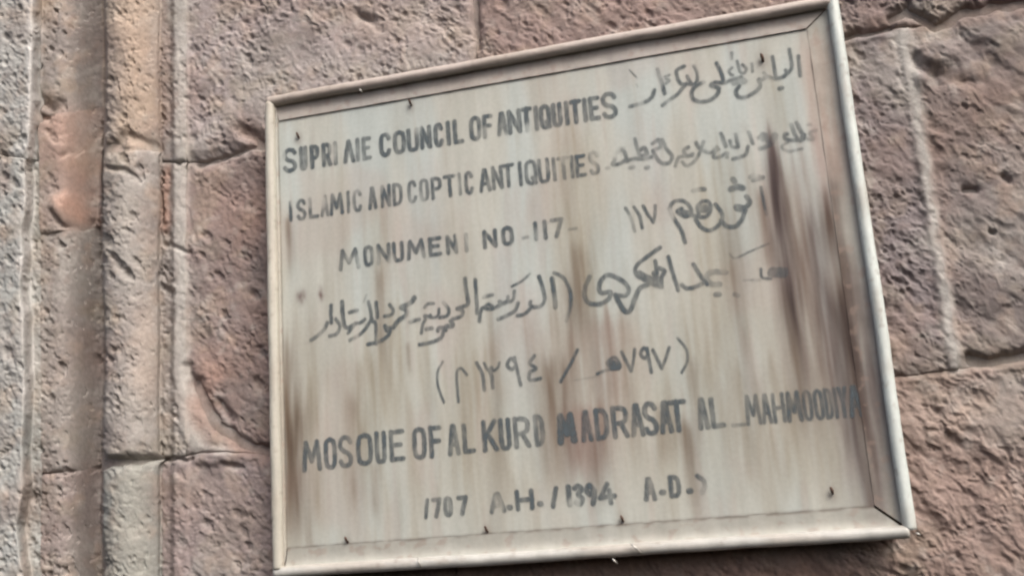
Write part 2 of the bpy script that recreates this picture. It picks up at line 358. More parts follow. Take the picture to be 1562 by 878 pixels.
STEP = 1.85
def block(name, parent, top, right, bottom, left, base, drop=(.008, .008, .008, .008), rad=9, lift=0.0, label=None, style=(1, 1, 1, 1, 1, 1)):
    """one stone: a Coons patch between its four worn edges (photo points carried onto the wall), with real relief"""
    top, right, bottom, left = [np.array(e, float) for e in (top, right, bottom, left)]
    nu = int(max(np.hypot(*(top[-1] - top[0])), np.hypot(*(bottom[-1] - bottom[0]))) / STEP) + 2
    nv = int(max(np.hypot(*(left[-1] - left[0])), np.hypot(*(right[-1] - right[0]))) / STEP) + 2
    s = np.linspace(0, 1, nu); t = np.linspace(0, 1, nv)
    Tp, Bp, Lp, Rp = resample(top, s), resample(bottom, s), resample(left, t), resample(right, t)
    S, Tt = np.meshgrid(s, t); S_, T_ = S[..., None], Tt[..., None]
    C = ((1 - T_) * Tp[None] + T_ * Bp[None] + (1 - S_) * Lp[:, None] + S_ * Rp[:, None]
         - ((1 - S_) * (1 - T_) * Tp[0] + S_ * (1 - T_) * Tp[-1] + (1 - S_) * T_ * Bp[0] + S_ * T_ * Bp[-1]))
    px, py = C[..., 0].ravel(), C[..., 1].ravel()
    wpx = Rp[:, None, 0] - Lp[:, None, 0]; hpx = (Bp[None, :, 1] - Tp[None, :, 1])
    dl = (S * np.abs(wpx)).ravel(); dr = ((1 - S) * np.abs(wpx)).ravel(); dt = (Tt * np.abs(hpx)).ravel(); db = ((1 - Tt) * np.abs(hpx)).ravel()
    jw = lerp(.35, 1, sstep(300, 360, px))
    px, py = px + jw * 4.5 * fbm(px * .022, py * .022, 3, 311), py + jw * 4.5 * fbm(px * .022 + 50, py * .022, 3, 317)
    P0 = unproj(px, py, 0.0); u, v = P0[:, 0], P0[:, 2]
    ero = 1 + 1.1 * fbm(u * 20, v * 20, 3, 301); dpf = np.clip(.75 + 1.5 * fbm(u * 12, v * 12, 2, 305), .15, 1.5)
    e = np.zeros(len(px))
    for dist, dp in ((dt, drop[0]), (dr, drop[1]), (db, drop[2]), (dl, drop[3])):
        e = e - .68 * dp * dpf * np.exp(-(dist / (rad * np.clip(ero, .35, 2.6))) ** 1.6)
    skirt = np.zeros(len(px))                           # outermost ring turns back into the wall
    for dist, dp in ((dt, drop[0]), (dr, drop[1]), (db, drop[2]), (dl, drop[3])):
        if dp >= .004: skirt = np.where(dist < .35 * STEP, -.0035, skirt)
    h = relief(px, py, u, v, style) + e + skirt + lift
    P = unproj(px, py, -profile(px, py))
    P[:, 1] -= h
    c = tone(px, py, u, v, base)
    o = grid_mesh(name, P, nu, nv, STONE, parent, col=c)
    if label: o["label"] = label
    return o

def line(pts, x0, x1, n=24):
    xs = np.linspace(x0, x1, n); return np.stack([xs, np.interp(xs, [p[0] for p in pts], [p[1] for p in pts])], -1)

# ------------------------------------------------------------------ the wall
J1 = [(284, 247), (320, 243), (345, 236), (395, 223), (722, 158), (1283, 61), (1353, 44), (1390, 40), (1426, 36), (1471, 19), (1553, 4), (1720, -24)]
J2 = [(244, 698), (284, 694), (300, 689), (345, 688), (400, 691), (760, 648), (1250, 586), (1370, 574), (1462, 562), (1510, 553), (1562, 546), (1720, 526)]
V1 = [(1385, 40), (1390, 100), (1396, 130), (1404, 175), (1412, 240), (1422, 300), (1434, 370), (1444, 430), (1454, 500), (1461, 562)]
V2 = [(818, 141), (826, 400), (836, 639)]
V0 = [(718, -120), (722, 0), (724, 60), (726, 157)]
def on(pts, x): return (x, float(np.interp(x, [p[0] for p in pts], [p[1] for p in pts])))

wall = empty("stone_wall", "rough pitted pinkish brown wall of large worn stone blocks behind the framed notice board", "wall", (0, 0, 0))
block("stone_block", wall, [(284, -60), (718, -120)], [(718, -120), (722, 0), (724, 60), on(J1, 726)], line(J1, 284, 726), [(284, -60), (284, 247)], np.array([.325, .270, .252]), drop=(.006, .006, .007, .001), label="pinkish grey pitted block above the left corner of the board", style=(0.6, 0.5, 0.95, 0.8, 1.1, 0.8))
block("stone_block", wall, [(718, -120), (1740, -230)], [(1740, -230), (1740, -27)], line(J1, 726, 1740, 60), [(718, -120), (722, 0), (724, 60), on(J1, 726)], np.array([.285, .212, .190]), drop=(.006, .006, .010, .006), label="reddish brown block along the top right", style=(0.8, 0.9, 1, 1, 1, 0.9))
block("stone_block", wall, line(J1, 284, 818), V2, line(J2, 284, 836), [(284, 247), (283, 400), (282, 560), (284, 694)], np.array([.300, .228, .205]) * 0.8, drop=(.006, .008, .007, .001), label="brown block with a hollow worn corner left of the board", style=(0.8, 0.8, 0.7, 1.1, 0.9, 1))
block("stone_block", wall, line(J1, 818, 1385, 40), V1, line(J2, 836, 1461, 40), V2, np.array([.30, .250, .243]), drop=(.006, 0, .006, .008), lift=.0012, label="mauve grey block with a pale mortar edge right of the board", style=(0.9, 0.8, 0.9, 1, 1.1, 0.9))
block("stone_block", wall, line(J1, 1385, 1740, 20), [(1740, -27), (1740, 524)], line(J2, 1461, 1740, 20), V1, MAUVE * 1.02, drop=(.010, .006, .012, 0), label="coarse chipped mauve block at the right", style=(0.9, 0.7, 0.6, 0.9, 0.55, 1.6))
V3 = [(690, 656), (694, 800), (700, 1040)]
block("stone_block", wall, line(J2, 244, 690, 30), V3, [(244, 1060), (700, 1040)], [(244, 698), (244, 1060)], np.array([.300, .240, .224]) * 0.86, drop=(.007, .007, .007, .001), label="brown block under the left corner of the board", style=(0.7, 0.7, 0.7, 0.9, 0.9, 1))
block("stone_block", wall, line(J2, 690, 1740, 60), [(1740, 524), (1740, 960)], [(700, 1040), (1740, 960)], V3, np.array([.335, .240, .200]), drop=(.006, .006, .007, .007), label="coarse brown block running under the lower right corner of the board", style=(1.2, 1.3, 0.8, 0.8, 0.7, 1.5))
# lime mortar bed behind the joints
px, py = np.meshgrid(np.linspace(292, 1760, 150), np.linspace(-240, 1080, 130)); px = px.ravel(); py = py.ravel()
P = unproj(px, py, .0115); P[:, 1] += fbm(P[:, 0] * 40, P[:, 2] * 40, 2, 5) * .002
grid_mesh("mortar_backing", P, 150, 130, STONE, wall, col=tone(px, py, P[:, 0], P[:, 2], np.array([.29, .25, .225])))

# ------------------------------------------------------------------ moulded surround at the left
sur = empty("moulded_surround", "worn stone door surround with pilaster, recess and half round roll moulding left of the board", "moulding", (0, 0, 0))
def vx(x): return [(x, -80), (x, 1040)]
def cell(name, x0, x1, y0l, y0r, y1l, y1r, base, drop, rad=5, lift=0, label=None):
    x0, x1 = x0 - (1.5 if x0 > 100 else 0), x1 + (1.5 if 100 < x1 < 280 else 0)
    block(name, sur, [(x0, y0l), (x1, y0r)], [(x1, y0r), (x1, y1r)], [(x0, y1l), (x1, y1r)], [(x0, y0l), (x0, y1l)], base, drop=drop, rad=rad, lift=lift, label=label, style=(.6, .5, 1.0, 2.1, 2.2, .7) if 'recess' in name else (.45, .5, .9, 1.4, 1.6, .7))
G2 = np.array([.355, .340, .315])
cell("pilaster_block", -110, 62, -80, -80, 215, 244, G2, (.004, 0, .002, .004), 3, label="pale grey pilaster block at the top left")
cell("pilaster_block", -110, 62, 215, 244, 1040, 1040, G2 * np.array([.98, 1.0, 1.0]), (.004, 0, .004, .004), 3, label="pale grey pilaster block below the pilaster joint")
cell("recess_block", 62, 157, -80, -80, 178, 165, np.array([.285, .245, .222]) * 0.86, (0, 0, .008, 0), 7, lift=-.001, label="dark pitted recess block beside the pilaster top")  # recess bases are darkened to put more groove shade into the colour
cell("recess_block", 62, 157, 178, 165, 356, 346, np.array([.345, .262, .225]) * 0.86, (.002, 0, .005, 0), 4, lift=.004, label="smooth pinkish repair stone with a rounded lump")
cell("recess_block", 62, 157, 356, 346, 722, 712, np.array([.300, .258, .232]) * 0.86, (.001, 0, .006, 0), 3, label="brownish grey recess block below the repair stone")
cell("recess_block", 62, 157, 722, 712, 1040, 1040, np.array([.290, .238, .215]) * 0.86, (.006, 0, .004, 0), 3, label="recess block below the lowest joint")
cell("roll_moulding", 157, 246, -80, -80, 232, 226, np.array([.37, .305, .255]) * 0.82, (0, 0, .012, 0), 8, label="tan crumbling upper length of the roll moulding")
cell("roll_moulding", 157, 246, 232, 228, 704, 698, np.array([.345, .302, .272]) * 0.82, (.003, 0, .010, 0), 5, lift=.002, label="pinkish grey middle length of the roll moulding")
cell("roll_moulding", 157, 246, 704, 698, 1040, 1040, np.array([.32, .310, .280]) * 0.82, (.008, 0, .004, 0), 5, label="greenish grey lower length of the roll moulding")
cell("fillet", 246, 284, -80, -80, 246, 248, np.array([.345, .305, .28]) * 0.92, (0, 0, .005, .001), 4, label="upper length of the narrow fillet beside the roll")
cell("fillet", 246, 284, 246, 248, 699, 695, np.array([.36, .315, .285]) * 0.92, (.003, 0, .004, .001), 4, label="pale middle length of the narrow fillet")

px, py = np.meshgrid(np.linspace(-100, 300, 150), np.linspace(-70, 1030, 120)); px = px.ravel(); py = py.ravel()  # backing sheet added as a dark fill behind the moulding's seams
P = unproj(px, py, -profile(px, py) + .011)
grid_mesh("mortar_backing", P, 150, 120, STONE, sur, col=tone(px, py, P[:, 0], P[:, 2], MAUVE * .8))

# ------------------------------------------------------------------ the sign
sign = empty("notice_board", "faded cream painted metal notice board with rolled edges, English and Arabic lettering and rusty stains", "sign", (0, YF, ZC))
YP = YF + .0075                     # panel plane
def wave(x, z): return .0009 * fbm(x * 5, z * 5, 2, 401)
def S2W(pxs, y=YP):                # photo points -> panel plane (x, z)
    a = np.array(pxs, float); q = unproj(a[:, 0], a[:, 1], y); return q[:, [0, 2]]
pc = S2W([(423, 187), (1229, 43), (1336, 768), (441, 839)])       # inner panel corners
XL, XR, ZT, ZB = (pc[0, 0] + pc[3, 0]) / 2, (pc[1, 0] + pc[2, 0]) / 2, (pc[0, 1] + pc[1, 1]) / 2, (pc[2, 1] + pc[3, 1]) / 2
OL, OR, OT, OB = -SW / 2, SW / 2, ZC + SH / 2, ZC - SH / 2

CREAM = np.array([.450, .460, .415]); COOL = np.array([.435, .480, .460]); OLIVE = np.array([.32, .295, .23]); BROWN = np.array([.19, .150, .113])
PLUM = np.array([.158, .130, .124]); PINK = np.array([.41, .355, .32])
# water stains: (x at top, y top, y bottom, half width, strength, colour)   photo points; they run straight down the board
STREAKS = [
    (1178, 235, 600, 10, .80, PLUM), (1181, 270, 520, 6, .6, PLUM), (1180, 235, 560, 20, .40, BROWN), (1200, 440, 660, 10, .6, BROWN), (1185, 300, 600, 12, .45, PLUM), (1158, 285, 420, 8, .5, BROWN), (1185, 120, 225, 14, .35, OLIVE),
    (1262, 268, 800, 12, .70, BROWN), (1264, 275, 420, 9, .5, PLUM), (1292, 400, 860, 22, .60, PLUM), (1236, 325, 620, 12, .50, PLUM), (1230, 330, 640, 26, .30, BROWN), (1225, 460, 700, 30, .22, BROWN),
    (1110, 330, 600, 12, .35, BROWN), (1090, 250, 520, 26, .30, OLIVE), (1060, 400, 720, 10, .25, OLIVE), (1140, 560, 760, 34, .20, BROWN), (1210, 600, 760, 40, .22, OLIVE),
    (870, 180, 560, 22, .42, OLIVE), (878, 380, 520, 12, .45, BROWN), (862, 420, 620, 9, .35, BROWN), (925, 480, 640, 22, .42, np.array([.25, .185, .155])), (842, 555, 760, 22, .55, BROWN),
    (888, 620, 735, 26, .5, np.array([.30, .21, .175])), (905, 660, 780, 12, .35, BROWN), (800, 430, 600, 20, .30, PINK), (1045, 640, 800, 9, .45, BROWN), (1056, 560, 700, 7, .3, BROWN),
    (700, 330, 640, 14, .30, OLIVE), (722, 540, 760, 24, .38, OLIVE), (748, 470, 800, 9, .25, BROWN), (760, 360, 470, 12, .25, PINK),
    (574, 300, 470, 18, .36, OLIVE), (578, 400, 580, 8, .35, BROWN), (600, 470, 660, 20, .34, OLIVE), (555, 545, 720, 22, .34, OLIVE), (535, 600, 800, 10, .4, BROWN), (570, 700, 800, 8, .3, BROWN),
    (622, 520, 570, 4, .4, BROWN), (470, 480, 780, 14, .38, OLIVE), (484, 700, 815, 9, .4, OLIVE), (520, 250, 420, 12, .18, OLIVE), (440, 330, 430, 6, .45, BROWN), (437, 520, 850, 12, .75, BROWN), (450, 640, 840, 16, .4, BROWN),
    (640, 620, 760, 16, .3, PINK), (660, 240, 420, 30, .16, PINK), (830, 90, 240, 26, .22, PINK), (985, 180, 420, 24, .18, PINK), (1000, 520, 780, 16, .28, OLIVE), (1010, 620, 720, 12, .3, BROWN),
    (956, 480, 760, 12, .22, OLIVE), (1225, 60, 300, 9, .35, PINK), (1245, 60, 320, 16, .5, np.array([.37, .28, .23])),
]
WASH = [(1235, 430, 62, 210, .50, np.array([.27, .20, .165])), (1190, 660, 120, 90, .22, OLIVE), (900, 600, 60, 110, .40, np.array([.28, .21, .17])), (720, 660, 90, 130, .30, OLIVE),
        (560, 640, 80, 150, .30, OLIVE), (880, 360, 45, 180, .35, OLIVE), (1090, 420, 50, 200, .28, OLIVE), (1300, 620, 40, 180, .55, PLUM), (452, 720, 26, 130, .4, BROWN), (1000, 620, 200, 160, .2, OLIVE)]
def paint_tone(P, extra=0.0):
    x, z = P[:, 0], P[:, 2]; px, py = proj(P)
    c = np.tile(CREAM, (len(x), 1)); n = len(x)
    def mix(col, k):
        nonlocal c
        k = np.clip(k, 0, 1)[:, None]; c = c * (1 - k) + col[None] * k
    a = fbm(x * 14, z * 2.6, 3, 501); b = fbm(x * 42, z * 5.0, 3, 511); d = fbm(x * 8, z * 6, 3, 521); f = fbm(x * 110, z * 9, 2, 531)
    dn = sstep(250, 720, py)                                   # the lower half is the more weathered
    mix(COOL, sstep(-.25, .5, a) * lerp(.9, .55, dn)); mix(OLIVE, sstep(.12, .7, b) * lerp(.08, .30, dn)); mix(BROWN, sstep(.12, .7, -a + .5 * b) * lerp(.03, .13, dn))
    mix(PINK, sstep(.1, .7, d) * .35); mix(OLIVE, sstep(.2, .8, f) * .15); mix(PINK, sstep(.3, .8, -b) * .3)
    for cx_, cy_, rx_, ry_, k_, col_ in WASH:
        g = np.exp(-(((px + 30 * a - cx_ - .12 * (py - cy_)) / rx_) ** 2) ** 1.3 - ((py + 60 * b - cy_) / ry_) ** 4)
        c = c * (1 + (np.minimum(col_ / CREAM * 1.02, 1.0) - 1)[None] * np.clip(k_ * 1.1 * g * (.8 + .5 * f + .3 * b), 0, 1)[:, None])
    for xt, y0, y1, hw, k, col in STREAKS:
        q = S2W([(xt, (y0))])[0]; q2 = S2W([(xt, y1)])[0]
        zt, zb = q[1], q2[1]; cx = q[0]
        w_ = hw * .00100
        wob = .0016 * fbm(z * 14 + cx * 40, x * 0 + cx * 9, 2, 541) + .0012 * b
        tz = (zt - z) / (zt - zb)
        prof = sstep(-.12, .14, tz + .09 * b + .06 * f) * (1 - sstep(.62, 1.15, tz + .14 * b + .1 * f))
        g = np.exp(-np.abs((x - cx - wob) / (w_ * 1.05)) ** 1.7) * prof * (.85 + .3 * a + .35 * f)
        c = c * (1 + (np.minimum(col / CREAM * 1.02, 1.0) - 1)[None] * np.clip(1.55 * k * g, 0, 1)[:, None])
    return c

nx, nz = 420, 340
gx, gz = np.meshgrid(np.linspace(XL, XR, nx), np.linspace(ZT, ZB, nz)); gx = gx.ravel(); gz = gz.ravel()
P = np.stack([gx, YP + wave(gx, gz), gz], -1)
c = paint_tone(P)
# dirt and gap shade painted into the folds, and rust round the nails
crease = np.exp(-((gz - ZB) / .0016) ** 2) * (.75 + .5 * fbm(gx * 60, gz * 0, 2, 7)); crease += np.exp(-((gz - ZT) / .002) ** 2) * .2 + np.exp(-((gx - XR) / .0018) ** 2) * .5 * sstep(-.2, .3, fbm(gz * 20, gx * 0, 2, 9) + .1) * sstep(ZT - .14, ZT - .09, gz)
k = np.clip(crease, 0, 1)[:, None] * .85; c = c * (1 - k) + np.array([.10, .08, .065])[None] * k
NAILS = [(456, 208, 1), (530, 823, 1), (743, 807, 1), (950, 791, 1), (1269, 748, 1), (1163, 90, 1.5), (627, 158, 1)]
for nxp, nyp, s_ in NAILS:
    q = S2W([(nxp, nyp)])[0]
    r = np.hypot((gx - q[0]) / 1.0, (gz - q[1] + .004) / 2.0); k = (np.exp(-(r / (.0055 * s_)) ** 2) * .4)[:, None]
    c = c * (1 - k) + np.array([.15, .11, .09])[None] * k
for bx, by, hx, hy, s_ in ((459, 452, 9, 13, .85), (489, 448, 6, 14, .9), (440, 360, 6, 18, .3), (1135, 195, 8, 8, .15), (1240, 208, 7, 10, .45)):
    q = S2W([(bx, by)])[0]
    k = (np.exp(-(((gx - q[0]) / (hx * .0008)) ** 2 + ((gz - q[1]) / (hy * .0008)) ** 2) ** 1.3) * s_ * (.8 + .6 * fbm(gx * 150, gz * 60, 2, 3)))[:, None]
    c = c * (1 - k) + np.array([.15, .11, .10])[None] * k
panel = grid_mesh("painted_panel", P, nx, nz, PANEL, sign, col=c)

# flanges: folded strips from the panel's edge forward to the rolled rim
RI = .0125; YR = YF + .001
inner = {'bl': (XL, ZB), 'br': (XR, ZB), 'tl': (XL, ZT), 'tr': (XR, ZT)}
outer = {'bl': (OL + RI, OB + RI), 'br': (OR - RI, OB + RI), 'tl': (OL + RI, OT - RI), 'tr': (OR - RI, OT - RI)}
def flange(a, b, tint, tk, lift, gap, label):
    ia, ib, oa, ob = [np.array(v_) for v_ in (inner[a], inner[b], outer[a], outer[b])]
    n, m = 260, 16
    s, t = np.meshgrid(np.linspace(gap[0], 1 - gap[1], n), np.linspace(0, 1, m)); s = s.ravel()[:, None]; t = t.ravel()[:, None]
    pi_ = ia * (1 - s) + ib * s; po = oa * (1 - s) + ob * s; p = pi_ * (1 - t) + po * t
    tt = t[:, 0]
    y = YP + wave(p[:, 0], p[:, 1]) - lift * (1 - tt) - (YP - YR - lift) * tt ** 5.0 + .0006 * fbm(p[:, 0] * 30, p[:, 1] * 30, 2, 77)
    P = np.stack([p[:, 0], y, p[:, 1]], -1); c = paint_tone(P)
    k = tk; c = c * (1 - k) + np.array(tint)[None] * k
    # scuffs and a line of dirt and painted gap shade along the folded lip
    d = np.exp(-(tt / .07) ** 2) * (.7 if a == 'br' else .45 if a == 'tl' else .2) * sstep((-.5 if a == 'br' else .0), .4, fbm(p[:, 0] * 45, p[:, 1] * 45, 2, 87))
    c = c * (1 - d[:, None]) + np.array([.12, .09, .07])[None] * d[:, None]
    d = sstep(.3, .6, fbm(p[:, 0] * 70, p[:, 1] * 70, 2, 97)) * .35; c = c * (1 - d[:, None]) + np.array([.30, .22, .18])[None] * d[:, None]
    o = grid_mesh("folded_flange", P, n, m, PANEL, sign, col=c, flip=(a, b) in (('tl', 'tr'), ('tr', 'br'), ('bl', 'tl')))
    o["label"] = label
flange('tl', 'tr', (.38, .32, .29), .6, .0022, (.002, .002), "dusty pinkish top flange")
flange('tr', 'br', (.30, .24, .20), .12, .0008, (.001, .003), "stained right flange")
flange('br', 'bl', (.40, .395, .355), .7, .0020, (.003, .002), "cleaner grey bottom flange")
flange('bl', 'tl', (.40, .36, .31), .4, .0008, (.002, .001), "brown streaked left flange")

def tube(name, pts, rad, mat, parent, col, seg=20, dent=0.0, cap=True):
    pts = np.array(pts, float); n = len(pts); d = np.gradient(pts, axis=0); d /= np.linalg.norm(d, axis=1)[:, None]
    up = np.array([0, 1., 0]) if abs(d[0][1]) < .8 else np.array([1., 0, 0])
    s1 = np.cross(d, up); s1 /= np.linalg.norm(s1, axis=1)[:, None]; s2 = np.cross(d, s1)
    rad = np.broadcast_to(rad, (n,)); th = np.linspace(0, 2 * np.pi, seg, endpoint=False)
    rr = rad[:, None] * (1 + dent * fbm(np.arange(n)[:, None] * .12 + th[None] * 0, np.cos(th)[None] * 1.3 + np.sin(th)[None] * 2.1 + pts[0, 0] * 7 + np.zeros((n, 1)), 2, 13))
    P = pts[:, None] + rr[..., None] * (np.cos(th)[None, :, None] * s1[:, None] + np.sin(th)[None, :, None] * s2[:, None])
    P = P.reshape(-1, 3); i = np.arange(n * seg).reshape(n, seg); j = np.roll(i, -1, 1)
    q = np.stack([i[:-1], j[:-1], j[1:], i[1:]], -1).reshape(-1, 4)
    if cap:
        m0 = len(P); P = np.concatenate([P, pts[:1], pts[-1:]])
        q = np.concatenate([q, np.stack([j[0], i[0], np.full(seg, m0), np.full(seg, m0)], -1), np.stack([i[-1], j[-1], np.full(seg, m0 + 1), np.full(seg, m0 + 1)], -1)])
        tri = q[-2 * seg:, :3]; q = q[:-2 * seg]
        q = np.concatenate([q[:, [0, 1, 2]], q[:, [0, 2, 3]], tri])
    cc = col(P) if callable(col) else np.tile(np.array(col), (len(P), 1))
    return raw_mesh(name, P, q, mat, parent, col=cc)

RR = .0075
def rim(a, b, n, bow, tintf, label, ea=(0, 0)):
    a = np.array(a); b = np.array(b); t = np.linspace(ea[0], 1 - ea[1], n)[:, None]
    p = a * (1 - t) + b * t; L = np.linalg.norm(b - a); dr = (b - a) / L; nr = np.array([-dr[1], dr[0]])
    wob = .0009 * fbm(t[:, 0] * 5 + label.count('e') * 3.3, t[:, 0] * 0 + 1.5, 2, 61) + bow * np.sin(np.pi * t[:, 0])
    p = p + nr[None] * wob[:, None]
    pts = np.stack([p[:, 0], np.full(n, YF + .001) + .0008 * fbm(t[:, 0] * 7, t[:, 0] * 0 + 3, 2, 62), p[:, 1]], -1)
    def colr(P):
        c = np.tile(np.array(tintf), (len(P), 1))
        g = sstep(-.1, .6, fbm(P[:, 0] * 8 + P[:, 1] * 60, P[:, 2] * 8, 4, 63)) * .45; c = c * (1 - g[:, None]) + np.array([.36, .31, .26])[None] * g[:, None]
        g = sstep(.5, .8, fbm(P[:, 0] * 90, P[:, 2] * 90, 2, 64)) * .35; c = c * (1 - g[:, None]) + np.array([.22, .17, .14])[None] * g[:, None]
        return c
    o = tube("rolled_rim", pts, RR, ROLLP, sign, colr, 22, .045); o["label"] = label
e = RR
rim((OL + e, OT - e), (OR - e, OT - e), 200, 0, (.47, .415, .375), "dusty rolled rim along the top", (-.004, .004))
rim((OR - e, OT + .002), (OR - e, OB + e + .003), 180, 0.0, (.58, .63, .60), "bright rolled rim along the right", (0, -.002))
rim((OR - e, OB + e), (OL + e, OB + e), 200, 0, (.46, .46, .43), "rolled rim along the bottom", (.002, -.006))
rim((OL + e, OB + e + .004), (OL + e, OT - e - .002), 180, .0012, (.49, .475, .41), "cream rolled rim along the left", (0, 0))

# timber battens that hold the board off the stone
def box(name, x0, x1, y0, y1, z0, z1, mat, parent):
    v = np.array([(x, y, z) for x in (x0, x1) for y in (y0, y1) for z in (z0, z1)], float)
    q = np.array([(0, 1, 3, 2), (4, 6, 7, 5), (0, 4, 5, 1), (2, 3, 7, 6), (0, 2, 6, 4), (1, 5, 7, 3)])
    return raw_mesh(name, v, q, mat, parent, smooth=False)
b0 = YP + .004
box("batten", OL + .014, OR - .014, b0, -.002, OT - .034, OT - .012, WOOD, sign)
box("batten", OL + .014, OR - .014, b0, -.002, OB + .010, OB + .032, WOOD, sign)
box("batten", OL + .012, OL + .034, b0, -.002, OB + .033, OT - .035, WOOD, sign)
box("batten", OR - .034, OR - .012, b0, -.002, OB + .033, OT - .035, WOOD, sign)

# nails: a bent shank and a small head
for nxp, nyp, s_ in NAILS:
    q = S2W([(nxp, nyp)])[0]; z = q[1]; x = q[0]; s_ = min(s_, 1.2) * .85
    pts = [(x + .0006, YP + .002, z - .004 * s_), (x + .0004, YP - .003, z - .002 * s_), (x, YP - .0045, z + .0005), (x - .0008, YP - .005, z + .0035 * s_), (x - .0014, YP - .005, z + .0055 * s_)]
    tube("nail", pts, [.0016 * s_, .0018 * s_, .0021 * s_, .0019 * s_, .0008], RUST, sign, (.05, .04, .035), 8)
# loose wire ends on the rims
for (ax, ay, bx, by) in ((637, 850, 643, 866), (934, 851, 942, 859), (962, 828, 978, 842), (548, 136, 553, 141), (1397, 812, 1404, 815)):
    a = unproj([ax], [ay], YF - .010)[0]; b = unproj([bx], [by], YF - .008)[0]; m_ = (a + b) / 2; m_[1] -= .002
    tube("wire_end", [a, m_, b], [.0007, .0012, .0007], TIN, sign, (.6, .6, .55), 8)

# ------------------------------------------------------------------ lettering
GL = {  # strokes in a unit box, y down
 'S': [[(1, .17), (.78, .03), (.35, .0), (.05, .12), (.02, .32), (.3, .47), (.72, .56), (.98, .72), (.92, .92), (.55, 1), (.2, .97), (0, .84)]],
 'U': [[(0, 0), (0, .75), (.15, .96), (.5, 1), (.85, .96), (1, .75), (1, 0)]],
 'P': [[(0, 0), (0, 1)], [(0, .02), (.6, .02), (.95, .12), (1, .28), (.92, .46), (.6, .54), (0, .54)]],
 'R': [[(0, 0), (0, 1)], [(0, .02), (.6, .02), (.95, .12), (1, .28), (.9, .46), (.55, .54), (0, .54)], [(.55, .55), (1, 1)]],
 'I': [[(.5, 0), (.5, 1)]],
 'E': [[(0, 0), (0, 1)], [(0, .02), (1, .02)], [(0, .48), (.8, .48)], [(0, .98), (1, .98)]],
 'M': [[(0, 1), (.14, 0), (.5, .7), (.86, 0), (1, 1)]],
 'C': [[(1, .2), (.8, .03), (.45, 0), (.12, .1), (0, .35), (0, .65), (.12, .9), (.45, 1), (.8, .97), (1, .8)]],
 'O': [[(.5, 0), (.12, .08), (0, .3), (0, .7), (.12, .92), (.5, 1), (.88, .92), (1, .7), (1, .3), (.88, .08), (.5, 0)]],
 'N': [[(0, 1), (0, 0), (1, 1), (1, 0)]],
 'L': [[(0, 0), (0, .98), (1, .98)]],
 'F': [[(0, 0), (0, 1)], [(0, .02), (1, .02)], [(0, .48), (.85, .48)]],
 'A': [[(0, 1), (.42, 0), (.58, 0), (1, 1)], [(.2, .66), (.8, .66)]],
 'V': [[(0, 1), (.5, 0), (1, 1)]],
 'T': [[(0, .02), (1, .02)], [(.5, 0), (.5, 1)]],
 'Q': [[(.5, 0), (.12, .08), (0, .3), (0, .7), (.12, .92), (.5, 1), (.88, .92), (1, .7), (1, .3), (.88, .08), (.5, 0)], [(.6, .75), (1, 1)]],
 'D': [[(0, 0), (0, 1)], [(0, .02), (.6, .03), (.95, .2), (1, .5), (.95, .8), (.6, .97), (0, .98)]],
 'K': [[(0, 0), (0, 1)], [(.95, 0), (.1, .55)], [(.3, .42), (1, 1)]],
 'H': [[(0, 0), (0, 1)], [(1, 0), (1, 1)], [(0, .5), (1, .5)]],
 'Y': [[(0, 0), (.5, .5), (1, 0)], [(.5, .5), (.5, 1)]],
 '7': [[(0, .03), (1, .03), (.35, 1)]], '1': [[(.5, 0), (.5, 1)]], '/': [[(1, 0), (0, 1)]],
 '3': [[(0, .1), (.5, 0), (1, .2), (.45, .47), (1, .75), (.5, 1), (0, .9)]],
 '9': [[(.95, .3), (.5, 0), (.05, .25), (.5, .5), (.95, .3), (.95, .6), (.7, 1)]],
 '4': [[(.55, 0), (0, .7), (1, .66)], [(.66, .35), (.7, 1)]],
 '-': [[(0, .5), (1, .5)]], '.': [[(.5, .9), (.52, .92)]], ')': [[(0, 0), (.9, .3), (1, .6), (.4, 1)]], '_': [[(0, 1), (1, 1)]],
}
def latin(spec, top, bot, sw):
    """spec: (char, x0, x1[, strength[, stroke scale]]) -> strokes in photo points"""
    out = []
    for it in spec:
        ch, x0, x1 = it[:3]; k = it[3] if len(it) > 3 else 1.0; s = sw * (it[4] if len(it) > 4 else 1)
        xm = (x0 + x1) / 2
        tx = [p[0] for p in top]; ty = [p[1] for p in top]; bx = [p[0] for p in bot]; by = [p[1] for p in bot]
        y0, y1 = np.interp(xm, tx, ty) + s * .42, np.interp(xm, bx, by) - s * .42
        sl = -.165 + .06 * (y0 - 200) / 500.; ym = (y0 + y1) / 2; lean = .025 + .125 * (xm - 400) / 880
        h = s * .42; xa, xb = x0 + h, max(x1 - h, x0 + h + .1)
        if ch in 'I1': xa = xb = xm
        for st in GL[ch]:
            pts = []
            for gx_, gy_ in st:
                x = xa + (xb - xa) * gx_; y = y0 + (y1 - y0) * gy_
                pts.append((x + lean * (y - ym), y + sl * (x - xm)))
            out.append((pts, s, k, len(st) > 5))
    return out
def hand(ox, oy, sc_, strokes):
    """strokes traced at another scale: (points, width, strength)"""
    return [([(ox + x / sc_, oy + y / sc_) for x, y in pts], w_ / sc_, k, len(pts) > 2) for pts, w_, k in strokes]
def spline(pts, n=7):
    p = np.array(pts, float); p = np.concatenate([[2 * p[0] - p[1]], p, [2 * p[-1] - p[-2]]]); out = []
    for i in range(1, len(p) - 2):
        for t in np.linspace(0, 1, n, endpoint=False):
            out.append(.5 * ((2 * p[i]) + (-p[i - 1] + p[i + 1]) * t + (2 * p[i - 1] - 5 * p[i] + 4 * p[i + 1] - p[i + 2]) * t * t + (-p[i - 1] + 3 * p[i] - 3 * p[i + 1] + p[i + 2]) * t ** 3))
    out.append(p[-2]); return np.array(out)

